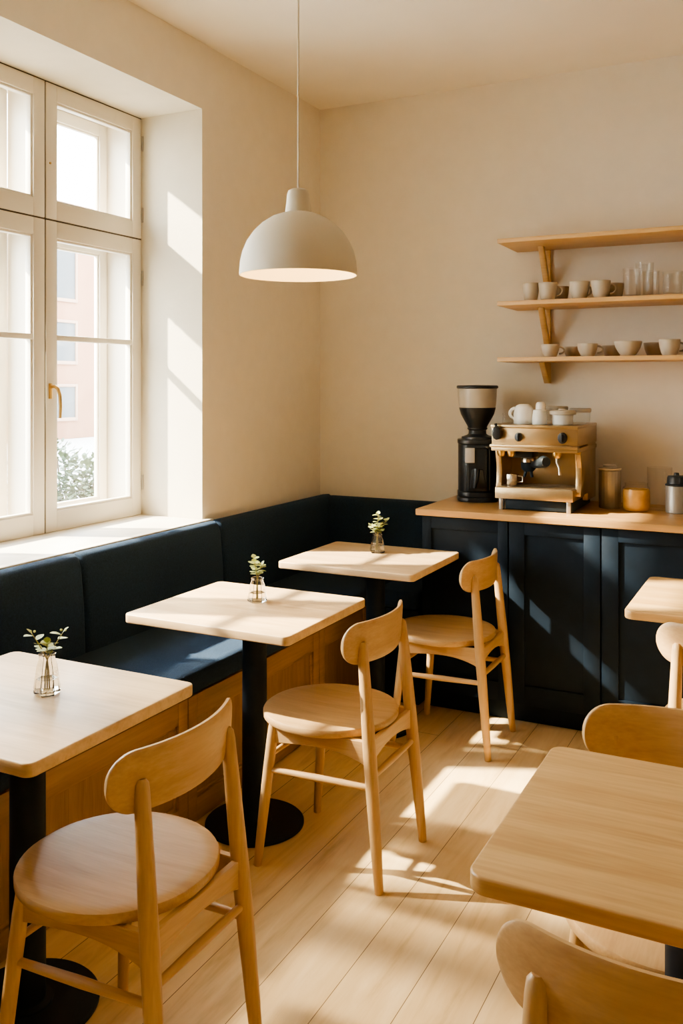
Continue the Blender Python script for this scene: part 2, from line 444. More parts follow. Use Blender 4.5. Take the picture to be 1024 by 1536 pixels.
# ------------------------------------------------------------------ corner bench
YSEAT = 3.985
def make_bench():
    root = thing('corner_bench', 'navy upholstered corner bench on oak panelled base under the window', 'bench', (-2.1, 2.4, 0))
    o = Vector(root.location)
    def put(name, bm, mat, par=root):
        for v in bm.verts: v.co -= o
        return obj(name, bm, mat, par)
    bm = B()
    box(bm, XL + .004, -1.885, -0.2, YB - .004, 0.005, 0.445)
    put('bench_carcass', bm, 'rail')
    # framed oak panels along the front
    edges = [-0.2, 0.64, 1.59, 2.54, 3.49, YSEAT]
    for a, b in zip(edges, edges[1:]):
        bm = B()
        a += .002; b -= .002
        x0, x1 = -1.886, -1.862
        w = 0.05
        box(bm, x0, x1, a, a + w, 0.006, 0.445, .002); box(bm, x0, x1, b - w, b, 0.006, 0.445, .002)
        box(bm, x0, x1, a + w, b - w, 0.37, 0.445, .002); box(bm, x0, x1, a + w, b - w, 0.006, 0.085, .002)
        # moulding lip
        for (p, q, r, s) in ((a + w, a + w + .012, .085, .370), (b - w - .012, b - w, .085, .370), (a + w, b - w, .358, .370), (a + w, b - w, .085, .097)):
            box(bm, x0, x1 - .009, p, q, r, s, .003)
        f = put('panel_frame', bm, 'rail')
        bm = B(); box(bm, x0 - .001, x1 - .016, a + w - .002, b - w + .002, 0.08, 0.375)
        put('panel', bm, 'panel', f)
    # navy return between the oak front and the cabinets
    bm = B(); box(bm, -1.885, -1.60, YSEAT + .005, YB - .004, 0.005, 0.445, .003)
    put('return_base', bm, 'navy_paint')
    # seat cushions
    for a, b in ((-0.2, 0.95), (0.954, 1.95), (1.954, 3.36), (3.364, 4.49)):
        bm = B(); box(bm, -2.36, -1.845, a, b, 0.448, 0.532, 0.032, 5)
        put('seat_cushion', bm, 'navy_fabric')
    bm = B(); box(bm, -1.842, -1.602, YSEAT - .01, 4.49, 0.448, 0.532, 0.032, 5)
    put('seat_cushion', bm, 'navy_fabric')
    # back cushions, window wall then back wall
    def backpoly():
        return [(XL + .003, .43), (XL + .003, .872), (XL + .022, .888), (XL + .06, .892), (XL + .083, .878), (XL + .096, .846), (XL + .112, .70), (XL + .118, .53), (XL + .112, .43)]
    for a, b in ((-0.2, 0.766), (0.77, 1.668), (1.672, 2.568), (2.572, 3.468), (3.472, 4.592)):
        bm = B()
        pl = backpoly(); n = len(pl)
        L = []
        for yy, s in ((a, .80), (a + .006, .93), (a + .018, 1.0), (b - .018, 1.0), (b - .006, .93), (b, .80)):
            top = 1.0 if (b > 4.5 and yy > 4) else s
            L.append([bm.verts.new((XL + .003 + (x - XL - .003) * (top), yy, .43 + (z - .43) * (1 - (1 - top) * .06))) for x, z in pl])
        for p, q in zip(L, L[1:]):
            for k in range(n): bm.faces.new((p[k], p[(k + 1) % n], q[(k + 1) % n], q[k]))
        bm.faces.new(L[0]); bm.faces.new(list(reversed(L[-1])))
        put('back_cushion', bm, 'navy_fabric')
    bm = B()
    prism(bm, [(YB - .003 - (x - XL - .003), z) for x, z in backpoly()], 'x', XL + .10, -1.601)
    put('back_cushion', bm, 'navy_fabric')
    return root
make_bench()

# ------------------------------------------------------------------ counter run
CX = [-1.578, -1.163, -0.758, -0.352, 0.055]
CF = 3.97
def make_cabinet(x0, x1, label, left_end=False):
    w = x1 - x0
    t = thing('base_cabinet', label, 'cabinet', ((x0 + x1) / 2, 4.28, 0), 0, 'navy cabinets under the worktop')
    h = w / 2
    bm = B(); box(bm, -h + .001, h - .001, CF + .022 - 4.28, YB - .005 - 4.28, 0.09, 0.905)
    obj('carcass', bm, 'navy_paint', t)
    bm = B(); box(bm, -h + .001, h - .001, CF + .055 - 4.28, CF + .075 - 4.28, 0.002, 0.092)
    obj('toe_kick', bm, 'navy_paint', t)
    # shaker door
    bm = B()
    a, b, z0, z1 = -h + .003, h - .003, 0.094, 0.902
    y0, y1 = CF - 4.28, CF + .021 - 4.28
    fw, tw, bw = (0.07 if not left_end else 0.045), 0.055, 0.085
    box(bm, a, a + fw, y0, y1, z0, z1, .002); box(bm, b - fw, b, y0, y1, z0, z1, .002)
    box(bm, a + fw - .001, b - fw + .001, y0, y1, z1 - tw, z1, .002); box(bm, a + fw - .001, b - fw + .001, y0, y1, z0, z0 + bw, .002)
    d = obj('door', bm, 'navy_paint', t)
    bm = B(); box(bm, a + fw - .004, b - fw + .004, y0 + .011, y1 - .003, z0 + bw - .004, z1 - tw + .004)
    obj('door_panel', bm, 'navy_paint', d)
    return t
labs = ['navy shaker base cabinet at the left end, beside the bench', 'navy shaker base cabinet second from the left, below the espresso machine',
        'navy shaker base cabinet third from the left, behind the far right table', 'navy shaker base cabinet at the right end of the counter run']
for k in range(4): make_cabinet(CX[k], CX[k + 1], labs[k], k == 0)
bm = B(); slab(bm, [(-1.598, 3.945), (0.07, 3.945), (0.07, YB - .004), (-1.598, YB - .004)], 0.906, COUNTER_Z, .005)
tag(obj('worktop', bm, 'worktop'), 'long honey wooden worktop over the navy cabinets', 'worktop')

# ------------------------------------------------------------------ wall shelves
def make_shelf(ztop, label, drop):
    X0, X1, Y0 = -1.300, 0.62, 4.25
    t = thing('wall_shelf', label, 'shelf', (X0, YB, ztop), 0, 'pine shelves on the back wall')
    th = 0.021
    bm = B(); box(bm, 0, X1 - X0, Y0 - YB, -0.003, -th, 0, .002)
    obj('board', bm, 'shelf', t)
    for bx in (0.15, X1 - X0 - 0.17):
        bm = B()
        # wall strip
        box(bm, bx + .004, bx + .026, -0.021, -0.003, -drop, -th - .0005, .002)
        if drop > 0.2:
            prism(bm, [(-0.17, -th - .0005), (-0.138, -th - .0005), (-0.02, -drop + .03), (-0.02, -drop + .002), (-.034, -drop + .002)], 'x', bx, bx + .028, .002)
        else:
            prism(bm, [(-0.15, -th - .0005), (-0.02, -th - .0005), (-0.02, -drop), (-0.045, -drop)], 'x', bx, bx + .028, .002)
        obj('bracket', bm, 'shelf', t)
    return t
S = [2.215, 1.914, 1.645]
make_shelf(S[0], 'topmost pine wall shelf, empty', 0.235)
make_shelf(S[1], 'middle pine wall shelf holding cups and drinking glasses', 0.225)
make_shelf(S[2], 'lowest pine wall shelf holding low cups and a bowl', 0.125)

# ------------------------------------------------------------------ cups, glasses
def cup_profile(r0, r1, h, t=.003, foot=.004):
    out = [(0, foot * .3), (r0 * .55, foot * .3), (r0 * .62, 0), (r0 * .78, 0), (r0 * .95, h * .07), (r0 * 1.0 + (r1 - r0) * .25, h * .22), (r0 + (r1 - r0) * .72, h * .55), (r1 * .985, h * .88), (r1, h)]
    inn = [(r1 - t * .3, h + t * .5), (r1 - t, h), (r1 - t * 1.3, h * .85), (r0 + (r1 - r0) * .6 - t, h * .45), (r0 * .8 - t, h * .14), (0, h * .1)]
    return out + inn
def cup(loc, r0, r1, h, label, group, mat='stoneware', handle=None, name='cup', cat='cup'):
    t = thing(name, label, cat, loc, 0, group)
    bm = B(); lathe(bm, cup_profile(r0, r1, h), 32); obj('cup_body' if name == 'cup' else 'bowl_body', bm, mat, t)
    if handle is not None:
        bm = B()
        ca, sa = math.cos(handle), math.sin(handle)
        pts = []
        for k in range(9):
            a = -PI / 2 + PI * k / 8
            rr = r1 * .93 + .026 * math.cos(a) * 1.0
            pts.append((ca * rr, sa * rr, h * .55 + h * .27 * math.sin(a)))
        tube(bm, pts, .0045, 8); obj('handle', bm, mat, t)
    return t
g1 = 'cream cups on the middle shelf'
zm = S[1]
cup((-1.160, 4.34, zm), .031, .040, .088, 'tall cream cup at the left end of the middle shelf', g1)
cup((-1.076, 4.335, zm), .032, .045, .085, 'cream cup second from the left on the middle shelf', g1, handle=0.2)
cup((-0.926, 4.335, zm), .033, .047, .083, 'cream cup third from the left in the front row of the middle shelf', g1, handle=0.9)
cup((-0.828, 4.335, zm), .032, .045, .083, 'cream cup fourth in the front row, nearest the glasses', g1, handle=0.3)
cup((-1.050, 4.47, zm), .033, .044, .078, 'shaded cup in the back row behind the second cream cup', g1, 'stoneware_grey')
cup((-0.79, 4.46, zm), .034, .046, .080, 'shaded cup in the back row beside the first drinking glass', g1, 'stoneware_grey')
zl = S[2]
g2 = 'low cups on the lowest shelf'
cup((-1.065, 4.34, zl), .030, .044, .060, 'small cream cup at the left end of the lowest shelf', g2, handle=0.5)
cup((-0.890, 4.34, zl), .032, .047, .060, 'low cream cup second from the left on the lowest shelf', g2, handle=0.2)
cup((-0.706, 4.34, zl), .034, .062, .067, 'wide cream bowl in the middle of the lowest shelf', g2, name='bowl', cat='bowl')
cup((-0.525, 4.34, zl), .034, .047, .072, 'taller cream cup right of the bowl on the lowest shelf', g2, handle=0.4)
cup((-0.418, 4.36, zl), .036, .048, .075, 'dark grey cup at the right edge of the lowest shelf', g2, 'stoneware_grey')
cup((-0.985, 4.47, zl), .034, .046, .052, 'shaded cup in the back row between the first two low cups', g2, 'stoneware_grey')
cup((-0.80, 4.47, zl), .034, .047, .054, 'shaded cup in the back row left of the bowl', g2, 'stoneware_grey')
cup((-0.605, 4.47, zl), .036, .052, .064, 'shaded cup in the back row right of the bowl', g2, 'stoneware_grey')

def glass_profile(r, h, t=.0022):
    return [(0, .001), (r * .9, 0), (r * .96, .006), (r, h), (r - t, h), (r * .95 - t, .012), (0, .010)]
def glass(loc, r, h, label, group, name='drinking_glass', cat='glass', ribs=0):
    bm = B()
    sh = (lambda a: 1 + .02 * math.cos(ribs * a)) if ribs else None
    lathe(bm, glass_profile(r, h), 64 if ribs else 32, shape=sh)
    return tag(obj(name, bm, 'glass', None, loc), label, cat, group)
g3 = 'clear glasses on the middle shelf'
glass((-0.690, 4.345, zm), .040, .135, 'tall clear glass beside the cream cups, leftmost of the glasses', g3, ribs=14)
glass((-0.606, 4.35, zm), .036, .118, 'clear ribbed tumbler, second glass from the left', g3, ribs=18)
glass((-0.512, 4.34, zm), .043, .110, 'wide clear ribbed tumbler, third glass from the left', g3, ribs=20)
glass((-0.412, 4.34, zm), .040, .118, 'clear glass cut by the right edge of the photo', g3, ribs=16)
glass((-0.655, 4.49, zm), .042, .175, 'tallest clear glass in the back row behind the tumblers', g3)

# ------------------------------------------------------------------ coffee grinder
t = thing('coffee_grinder', 'black coffee grinder with a beige hopper at the left of the worktop', 'grinder', (-1.435, 4.36, COUNTER_Z), math.radians(22))
bm = B()
out = rrect(.196, .196, .075, 8)
for z0, z1, s in ((0, .022, 1.02), (.022, .05, 1.0), (.05, .282, .965), (.282, .306, 1.0)):
    slab(bm, [(x * s, y * s) for x, y in out], z0, z1 + .001, .006)
lathe(bm, [(.08, .305), (.078, .318), (.052, .326), (.044, .333), (.043, .350), (.05, .356), (.05, .362), (0, .362)], 32)
obj('grinder_body', bm, 'black_plastic', t)
bm = B()
# raised front spout panel with a ridge
box(bm, -.058, .045, -.108, -.085, .055, .268, .010, 3)
box(bm, .048, .056, -.104, -.090, .06, .262, .003)
prism(bm, [(-.045, .07), (.035, .07), (.022, .165), (-.035, .165)], 'y', -.116, -.104, .006)
tube(bm, [(-.01, -.112, .165), (-.015, -.124, .12), (-.022, -.126, .075)], [.016, .012, .008], 10)
obj('spout_panel', bm, 'black_plastic', t)
bm = B(); box(bm, -.066, -.020, -.1135, -.106, .196, .268, .002)
o = obj('control_plate', bm, 'plate', t); o['label'] = 'pale rectangular control plate'
bm = B(); lathe(bm, [(0, .361), (.046, .361), (.050, .372), (.066, .40), (.082, .43), (.090, .458), (.0905, .463), (0, .463)], 40)
obj('hopper_base', bm, 'black_plastic', t)
bm = B(); lathe(bm, [(0, .462), (.0895, .462), (.094, .49), (.0965, .55), (.0965, .558), (0, .558)], 40)
obj('hopper', bm, 'hopper', t)
bm = B(); lathe(bm, [(0, .557), (.099, .557), (.103, .561), (.103, .569), (.098, .573), (0, .575)], 40)
obj('hopper_lid', bm, 'black_plastic', t)

# ------------------------------------------------------------------ espresso machine
t = thing('espresso_machine', 'champagne metal espresso machine with black knobs on the worktop', 'coffee machine', (-1.078, 4.30, COUNTER_Z))
W = .198
bm = B()   # upper housing with lips
box(bm, -W, W, -.215, .205, .300, .382, .004)
box(bm, -W - .003, W + .001, -.222, .206, .378, .393, .004)
box(bm, -W - .006, W + .004, -.232, -.20, .288, .303, .004)
box(bm, -W, W, -.222, .205, .272, .292, .003)
obj('housing', bm, 'champagne', t)
bm = B()   # back block and splash plate
box(bm, -W + .004, W - .004, .02, .200, .035, .30, .004)
obj('back_case', bm, 'champagne', t)
for s in (-1, 1):   # curved side cheeks
    bm = B()
    poly = [(.06, .275), (-.150, .275), (-.158, .262), (-.150, .235), (-.138, .20), (-.136, .15), (-.142, .115), (-.155, .09), (-.155, .072), (.06, .072)]
    x0 = s * W - (.026 if s > 0 else 0); prism(bm, poly, 'x', x0, x0 + .026, .002)
    obj('side_panel', bm, 'champagne', t)
bm = B()
box(bm, -.180, .178, -.222, .03, .052, .104, .004)
tr = obj('drip_tray', bm, 'champagne', t)
bm = B()
for k in range(17): box(bm, -.165, .165, -.21 + k * .0125, -.204 + k * .0125, .1035, .107)
box(bm, -.17, -.16, -.213, .0, .103, .1065); box(bm, .16, .17, -.213, .0, .103, .1065)
obj('grate', bm, 'chrome', tr)
bm = B(); box(bm, -.138, .17, -.20, .19, .004, .054, .003)
obj('underframe', bm, 'black_metal', t)
for fx in (-.155, .155):
    for fy in (-.195, .17):
        bm = B(); box(bm, fx - .010, fx + .010, fy - .012, fy + .012, 0, .064, .003); obj('foot', bm, 'steel', t)
for kx, kz, r in ((-.068, .338, .0165), (.132, .338, .020)):
    bm = B()
    prism(bm, [(kx + r * 1.0 * math.cos(a), kz + r * 1.25 * math.sin(a)) for a in [2 * PI * k / 24 for k in range(24)]], 'y', -.234, -.214, .003)
    k = obj('knob', bm, 'black_plastic', t)
    bm = B(); box(bm, kx - .004, kx + .004, -.246, -.233, kz - .016, kz + .016, .002); obj('knob_grip', bm, 'black_plastic', k)
bm = B()   # big steam tap at the left corner
prism(bm, [(-.166 + q * math.cos(a), .355 + q * 1.5 * math.sin(a)) for a, q in [(2 * PI * k / 20, .020 + .002 * (k % 2)) for k in range(20)]], 'y', -.250, -.214, .004)
tube(bm, [(-.166, -.235, .372), (-.172, -.24, .398)], .007, 10)
obj('steam_tap', bm, 'black_plastic', t)
for gx, nm in ((-.05, 1), (.0, 0)):
    pass
bm = B()   # group head
lathe(bm, [(0, .21), (.030, .21), (.036, .215), (.036, .235), (.03, .245), (.03, .275), (0, .275)], 28, (-.055, -.10, 0))
obj('group_head', bm, 'chrome', t)
bm = B()   # portafilter: basket, spouts, black handle reaching to the right front
lathe(bm, [(0, .172), (.022, .172), (.034, .185), (.036, .212), (0, .212)], 28, (-.055, -.10, 0))
tube(bm, [(-.068, -.10, .175), (-.07, -.104, .158), (-.074, -.106, .145)], .007, 8)
tube(bm, [(-.042, -.10, .175), (-.04, -.104, .158), (-.036, -.106, .145)], .007, 8)
pf = obj('portafilter', bm, 'black_metal', t)
bm = B(); tube(bm, [(-.03, -.115, .205), (.0, -.155, .212), (.045, -.21, .228), (.06, -.226, .230)], [.014, .020, .028, .022], 14)
obj('handle', bm, 'black_plastic', pf)
bm = B(); box(bm, -.13, -.02, -.16, -.055, .238, .274, .006)
obj('group_cover', bm, 'black_plastic', t)
for bx in (-.158, -.112, .098):
    bm = B(); lathe(bm, [(0, .245), (.013, .245), (.018, .252), (.020, .262), (.020, .274), (0, .274)], 20, (bx, -.19, 0)); obj('valve_cap', bm, 'brass', t)
for s, pts in ((1, [(.098, -.19, .25), (.10, -.194, .225), (.112, -.20, .20), (.116, -.204, .170)]),):
    bm = B(); tube(bm, pts, [.007, .006, .0055, .007], 10); obj('steam_wand', bm, 'chrome', t)

jg = thing('milk_jug', 'small square steel jug on the drip tray of the espresso machine', 'jug', (-1.205, 4.19, COUNTER_Z + .1072))
bm = B(); box(bm, -.024, .024, -.02, .02, .0004, .05, .003); obj('jug_body', bm, 'chrome', jg)
bm = B(); tube(bm, [(.02, 0, .042), (.046, 0, .04), (.048, 0, .015), (.02, 0, .012)], .004, 8); obj('handle', bm, 'chrome', jg)
zt = COUNTER_Z + .3932
mx, my = -1.078, 4.30
# things on the machine
bm = B(); lathe(bm, [(0, 0), (.021, 0), (.024, .004), (.024, .032), (.021, .036), (.021, .04), (.0245, .041), (.0245, .050), (0, .051)], 28)
tag(obj('small_jar', bm, 'glass', None, (-1.222, 4.16, zt)), 'small clear lidded jar at the left front corner of the espresso machine', 'jar')
g4 = 'white crockery on the espresso machine'
def upturned(loc, r, h, label, topr=.72, handle=None, name='upturned_cup'):
    tt = thing(name, label, 'cup', loc, 0, g4)
    bm = B()
    lathe(bm, [(r * .94, 0), (r, .004), (r, h * .30), (r * .97, h * .55), (r * .88, h * .78), (r * topr, h * .93), (r * .45, h), (0, h * 1.0)], 32)
    bm.faces.new([v for v in bm.verts if abs(v.co.z) < 1e-6])
    obj('cup_body', bm, 'white_cup', tt)
    if handle is not None:
        bm = B(); ca, sa = math.cos(handle), math.sin(handle)
        pts = [(ca * (r * .9 + .03 * math.cos(a)), sa * (r * .9 + .03 * math.cos(a)), h * .52 + h * .26 * math.sin(a)) for a in [-PI / 2 + PI * k / 8 for k in range(9)]]
        tube(bm, pts, .008, 8); obj('handle', bm, 'white_cup', tt)
    return tt
upturned((-1.155, 4.20, zt), .048, .092, 'large white upturned mug on the espresso machine', handle=PI * .93)
upturned((-1.072, 4.165, zt), .034, .070, 'lower white upturned cup between the large mug and the tub', topr=.86)
upturned((-1.068, 4.168, zt + .0702), .0225, .034, 'small white cup stacked topmost on the lower upturned cup', topr=.7)
tt = thing('lidded_tub', 'white round tub with a wide flat lid on the espresso machine', 'tub', (-.975, 4.20, zt), 0, g4)
bm = B(); lathe(bm, [(0, 0), (.044, 0), (.046, .003), (.048, .046), (0, .046)], 32); obj('tub_body', bm, 'white_cup', tt)
bm = B(); lathe(bm, [(0, .0455), (.058, .0455), (.061, .049), (.061, .060), (.056, .065), (.02, .067), (.018, .073), (0, .074)], 36); obj('lid', bm, 'stoneware', tt)
tt = thing('glass_container', 'grey glass container with a lid at the right back of the espresso machine', 'container', (-.915, 4.30, zt))
bm = B(); lathe(bm, glass_profile(.046, .055), 32); obj('container_body', bm, 'glass', tt)
bm = B(); lathe(bm, [(0, .0555), (.048, .0555), (.050, .060), (.050, .071), (.046, .074), (0, .075)], 32); obj('lid', bm, 'canister', tt)
tt = thing('glass_container', 'dark lidded glass container behind the white tub on the espresso machine', 'container', (-1.04, 4.36, zt))
bm = B(); lathe(bm, glass_profile(.05, .062), 32); obj('container_body', bm, 'glass', tt)
bm = B(); lathe(bm, [(0, .0625), (.052, .0625), (.054, .067), (.054, .078), (.05, .081), (0, .082)], 32); obj('lid', bm, 'stoneware_grey', tt)

# ------------------------------------------------------------------ jars on the worktop
tt = thing('canister', 'tall ribbed steel canister with a lid, right of the espresso machine', 'canister', (-.795, 4.38, COUNTER_Z))
bm = B(); lathe(bm, [(0, 0), (.047, 0), (.050, .004), (.050, .175), (.047, .178), (0, .178)], 80, shape=lambda a: 1 + .012 * math.cos(20 * a)); obj('canister_body', bm, 'canister', tt)
bm = B(); lathe(bm, [(0, .1785), (.051, .1785), (.053, .182), (.053, .187), (.030, .189), (.030, .200), (.026, .203), (0, .203)], 36); obj('lid', bm, 'hopper', tt)
tt = thing('preserve_jar', 'squat jar of amber preserve on the worktop', 'jar', (-.668, 4.33, COUNTER_Z))
bm = B(); lathe(bm, [(0, .001), (.048, 0), (.056, .006), (.060, .02), (.060, .088), (.056, .10), (0, .102)], 40); obj('preserve', bm, 'amber', tt)
bm = B(); lathe(bm, [(.0605, .1), (.058, .108), (.052, .114), (.052, .128), (.050, .128), (.050, .112), (.056, .106), (.0583, .1)], 40, close=True); obj('jar_neck', bm, 'glass', tt)
glass((-.578, 4.42, COUNTER_Z), .056, .195, 'tall clear glass jar between the amber jar and the black lidded canister', None, 'glass_jar', 'jar')
tt = thing('canister', 'grey metal canister with a black pump lid near the right edge', 'canister', (-.496, 4.345, COUNTER_Z))
bm = B(); lathe(bm, [(0, 0), (.044, 0), (.047, .003), (.047, .118), (.044, .122), (0, .122)], 40); obj('canister_body', bm, 'canister', tt)
bm = B(); lathe(bm, [(0, .1225), (.049, .1225), (.050, .128), (.042, .132), (.040, .158), (.036, .166), (.012, .168), (.010, .180), (0, .181)], 36)
obj('lid', bm, 'black_plastic', tt)
bm = B(); lathe(bm, glass_profile(.04, .14), 32)
tag(obj('glass_jar', bm, 'glass', None, (-.40, 4.36, COUNTER_Z)), 'clear glass jar at the right edge beside the black lidded canister', 'jar')

# ------------------------------------------------------------------ pendant lamp
PLX, PLY, PZ = -1.525, 2.705, 1.888
t = thing('pendant_lamp', 'cream dome pendant lamp hanging on a long cord, lit', 'lamp', (PLX, PLY, PZ))
R = .2005
dome = [(R, 0), (R * 1.0, .012), (R * .985, .045), (R * .945, .08), (R * .87, .115), (R * .76, .147), (R * .62, .175), (R * .45, .197), (R * .30, .208), (.046, .212)]
inn = [(r - .004, max(z - .003, .0015)) for r, z in reversed(dome)]
bm = B(); lathe(bm, dome, 72)
bmo = bm
obj('lamp_shade', bm, 'lamp_out', t, recalc=True)
bm = B(); lathe(bm, [(R, 0), (R - .002, -.0015), (R - .004, .0)] + [(r - .004, z - .003) for r, z in dome[1:]] + [(0, .209)], 72)
o = obj('shade_lining', bm, 'lamp_in', t); o['label'] = 'pale inside of the shade'
bm = B(); lathe(bm, [(.047, .209), (.045, .216), (.041, .245), (.038, .275), (.034, .287), (.024, .293), (.008, .295), (0, .295)], 40)
obj('lamp_neck', bm, 'lamp_out', t)
bm = B(); tube(bm, [(0, 0, .292), (0, 0, ZC - PZ - .03)], .0032, 10); obj('cord', bm, 'cord', t)
bm = B(); lathe(bm, [(0, ZC - PZ - .001), (.05, ZC - PZ - .001), (.05, ZC - PZ - .02), (.012, ZC - PZ - .034), (0, ZC - PZ - .034)], 32); obj('ceiling_rose', bm, 'lamp_out', t)
bm = B(); lathe(bm, [(0, .07), (.02, .074), (.031, .09), (.033, .107), (.027, .128), (.016, .148), (.014, .19), (0, .19)], 28)
obj('bulb', bm, 'bulb', t)
ld = bpy.data.lights.new('lamp_glow', 'POINT'); ld.energy = 2.2; ld.color = (1, .74, .42); ld.shadow_soft_size = .03
lo = bpy.data.objects.new('lamp_glow', ld); COL.objects.link(lo); lo.location = (0, 0, .045); lo.parent = t

# ------------------------------------------------------------------ tables
def make_table(name, label, loc, w, d, mat, group, off=0.0, rad=.032):
    t = thing(name, label, 'table', loc, 0, group)
    bm = B(); slab(bm, rrect(w, d, rad, 8), .720, .750, .0045); obj('tabletop', bm, mat, t)
    bm = B(); box(bm, -.13, .13, -.13, .13, .711, .7195, .002); obj('mount_plate', bm, 'black_metal', t)
    bm = B(); c = (off, 0, 0)
    lathe(bm, [(0, .0145), (.060, .0145), (.060, .02), (.043, .024), (.042, .705), (.05, .711), (0, .711)], 40, c); obj('pole', bm, 'black_metal', t)
    bm = B(); lathe(bm, [(0, 0), (.166, 0), (.170, .003), (.170, .010), (.166, .014), (0, .015)], 72, c); obj('base_plate', bm, 'black_metal', t)
    return t
gt = 'square cafe tables'
TX = -1.703
TW, TD = .635, .568
make_table('cafe_table', 'pale square table nearest the camera in the row by the bench', (TX, 1.640, 0), TW, TD, 'table', gt, .022, .024)
make_table('cafe_table', 'pale square table in the middle of the row by the bench', (TX, 2.675, 0), TW, TD, 'table', gt, .022, .024)
make_table('cafe_table', 'pale square table in the corner, farthest of the row by the bench', (TX, 3.678, 0), TW, TD, 'table', gt, .022, .024)
make_table('cafe_table', 'amber wooden table in the right foreground between two chairs', (-.165, 1.652, 0), .61, .575, 'table_dark', gt)
make_table('cafe_table', 'amber wooden table at the right edge before the navy cabinets', (-.225, 3.50, 0), .62, .615, 'table_dark', gt)

# ------------------------------------------------------------------ chairs
def make_chair(label, loc, rotz):
    t = thing('cafe_chair', label, 'chair', loc, rotz, 'round seated wooden chairs')
    # seat: rounded disc, slightly dished
    bm = B()
    sup = lambda a: 1 + .018 * (abs(math.sin(2 * a))) 
    lathe(bm, [(0, .4405), (.17, .4405), (.208, .4407), (.2145, .442), (.2175, .4455), (.218, .4605), (.2155, .4652), (.209, .4672), (.18, .4655), (.10, .4625), (0, .461)], 64, shape=sup)
    obj('seat', bm, 'chair_y', t)
    # legs
    for s in (-1, 1):
        bm = B(); tube(bm, [(s * .199, .158, 0), (s * .199, .158, .002), (s * .186, .140, .20), (s * .171, .121, .40), (s * .168, .117, .4415)], [.0115, .013, .0165, .0172, .0155], 18)
        obj('leg', bm, 'chair_z', t)
    back = lambda z: (.176 - .025 * (z / .745), -.252 + .068 * (z / .745))
    for s in (-1, 1):
        zs = [0, .002, .12, .28, .42, .55, .66, .710, .727, .735]
        rs = [.012, .0135, .0168, .0198, .0207, .019, .0170, .0163, .0147, .0085]
        bm = B(); tube(bm, [(s * back(z)[0], back(z)[1], z) for z in zs], rs, 18)
        obj('leg', bm, 'chair_z', t)
    # aprons: arched boards under the seat
    def apron(p, q, h0, hm, h1, th=.018, up=Vector((0, 0, 1))):
        p, q = Vector(p), Vector(q)
        d = (q - p); L = d.length; d.normalize(); nrm = d.cross(up).normalized() * th / 2
        bm = B(); n = 14; rows = []
        for k in range(n + 1):
            u = k / n
            base = h0 * (1 - u) + h1 * u
            h = base - (base - hm) * math.sin(PI * u) ** .8
            c = p + d * L * u
            rows.append([bm.verts.new(c + nrm), bm.verts.new(c - nrm), bm.verts.new(c - nrm - up * h), bm.verts.new(c + nrm - up * h)])
        for a, b in zip(rows, rows[1:]):
            for k in range(4): bm.faces.new((a[k], a[(k + 1) % 4], b[(k + 1) % 4], b[k]))
        bm.faces.new(rows[0]); bm.faces.new(list(reversed(rows[-1])))
        bmesh.ops.recalc_face_normals(bm, faces=bm.faces[:])
        es = [e for e in bm.edges if len(e.link_faces) == 2 and e.calc_face_angle(0) > .9]
        bmesh.ops.bevel(bm, geom=es, offset=.002, segments=1, affect='EDGES')
        return bm
    for s in (-1, 1):
        obj('apron', apron((s * .170, .115, .4405), (s * .160, -.212, .4405), .055, .042, .078), 'chair_y', t)
    obj('apron', apron((-.158, .120, .4405), (.158, .120, .4405), .052, .034, .052), 'chair_x', t)
    obj('apron', apron((-.150, -.212, .4405), (.150, -.212, .4405), .066, .040, .066), 'chair_x', t)
    # stretchers
    fl = lambda z: (.199 - .031 * z / .4415, .158 - .041 * z / .4415)
    for s in (-1, 1):
        a = (s * fl(.30)[0], fl(.30)[1], .300); b = (s * back(.30)[0], back(.30)[1], .305)
        bm = B(); m = [(a[i] + b[i]) / 2 for i in range(3)]
        tube(bm, [a, m, b], [.009, .0115, .009], 14); obj('stretcher', bm, 'chair_y', t)
    z = .335
    bm = B(); tube(bm, [(-back(z)[0], back(z)[1], z), (0, back(z)[1], z), (back(z)[0], back(z)[1], z)], [.009, .0115, .009], 14); obj('stretcher', bm, 'chair_x', t)
    z = .345
    bm = B(); tube(bm, [(-fl(z)[0], fl(z)[1], z), (0, fl(z)[1], z), (fl(z)[0], fl(z)[1], z)], [.008, .010, .008], 14); obj('stretcher', bm, 'chair_x', t)
    # curved backrest board with rounded ends
    Rc = .40; half = .214; zc = .733; hh = .062
    sag = lambda x: Rc - math.sqrt(Rc * Rc - x * x)
    yb = -.180 - sag(.151)
    bm = B()
    outline = rrect(2 * half, 2 * hh, .054, 8)
    # shape of the board: bow the lower edge, fine grid across
    NX = 40; NZ = 8
    def zlim(x):
        a = abs(x); r = .054
        if a <= half - r: return hh
        q = a - (half - r); q = min(q, r)
        return hh - r + math.sqrt(max(0, r * r - q * q))
    th = .0075
    xs = [half * math.sin(PI / 2 * (2 * k / NX - 1)) for k in range(NX + 1)]
    F, Bk = [], []
    for x in xs:
        zl = zlim(x); ang = math.asin(x / Rc); nx, ny = -math.sin(ang), math.cos(ang)
        fr, br = [], []
        for j in range(NZ + 1):
            v = 2 * j / NZ - 1
            vv = math.sin(PI / 2 * v)
            e = th * (1 - abs(vv) ** 10 * .55)
            z = zc + zl * vv - (.006 * (1 - (x / half) ** 2) if v < 0 else 0) * abs(vv)
            lean = (z - zc) * -.06
            cy = yb + sag(x) + lean
            fr.append(bm.verts.new((x + nx * e, cy + ny * e, z))); br.append(bm.verts.new((x - nx * e, cy - ny * e, z)))
        F.append(fr); Bk.append(br)
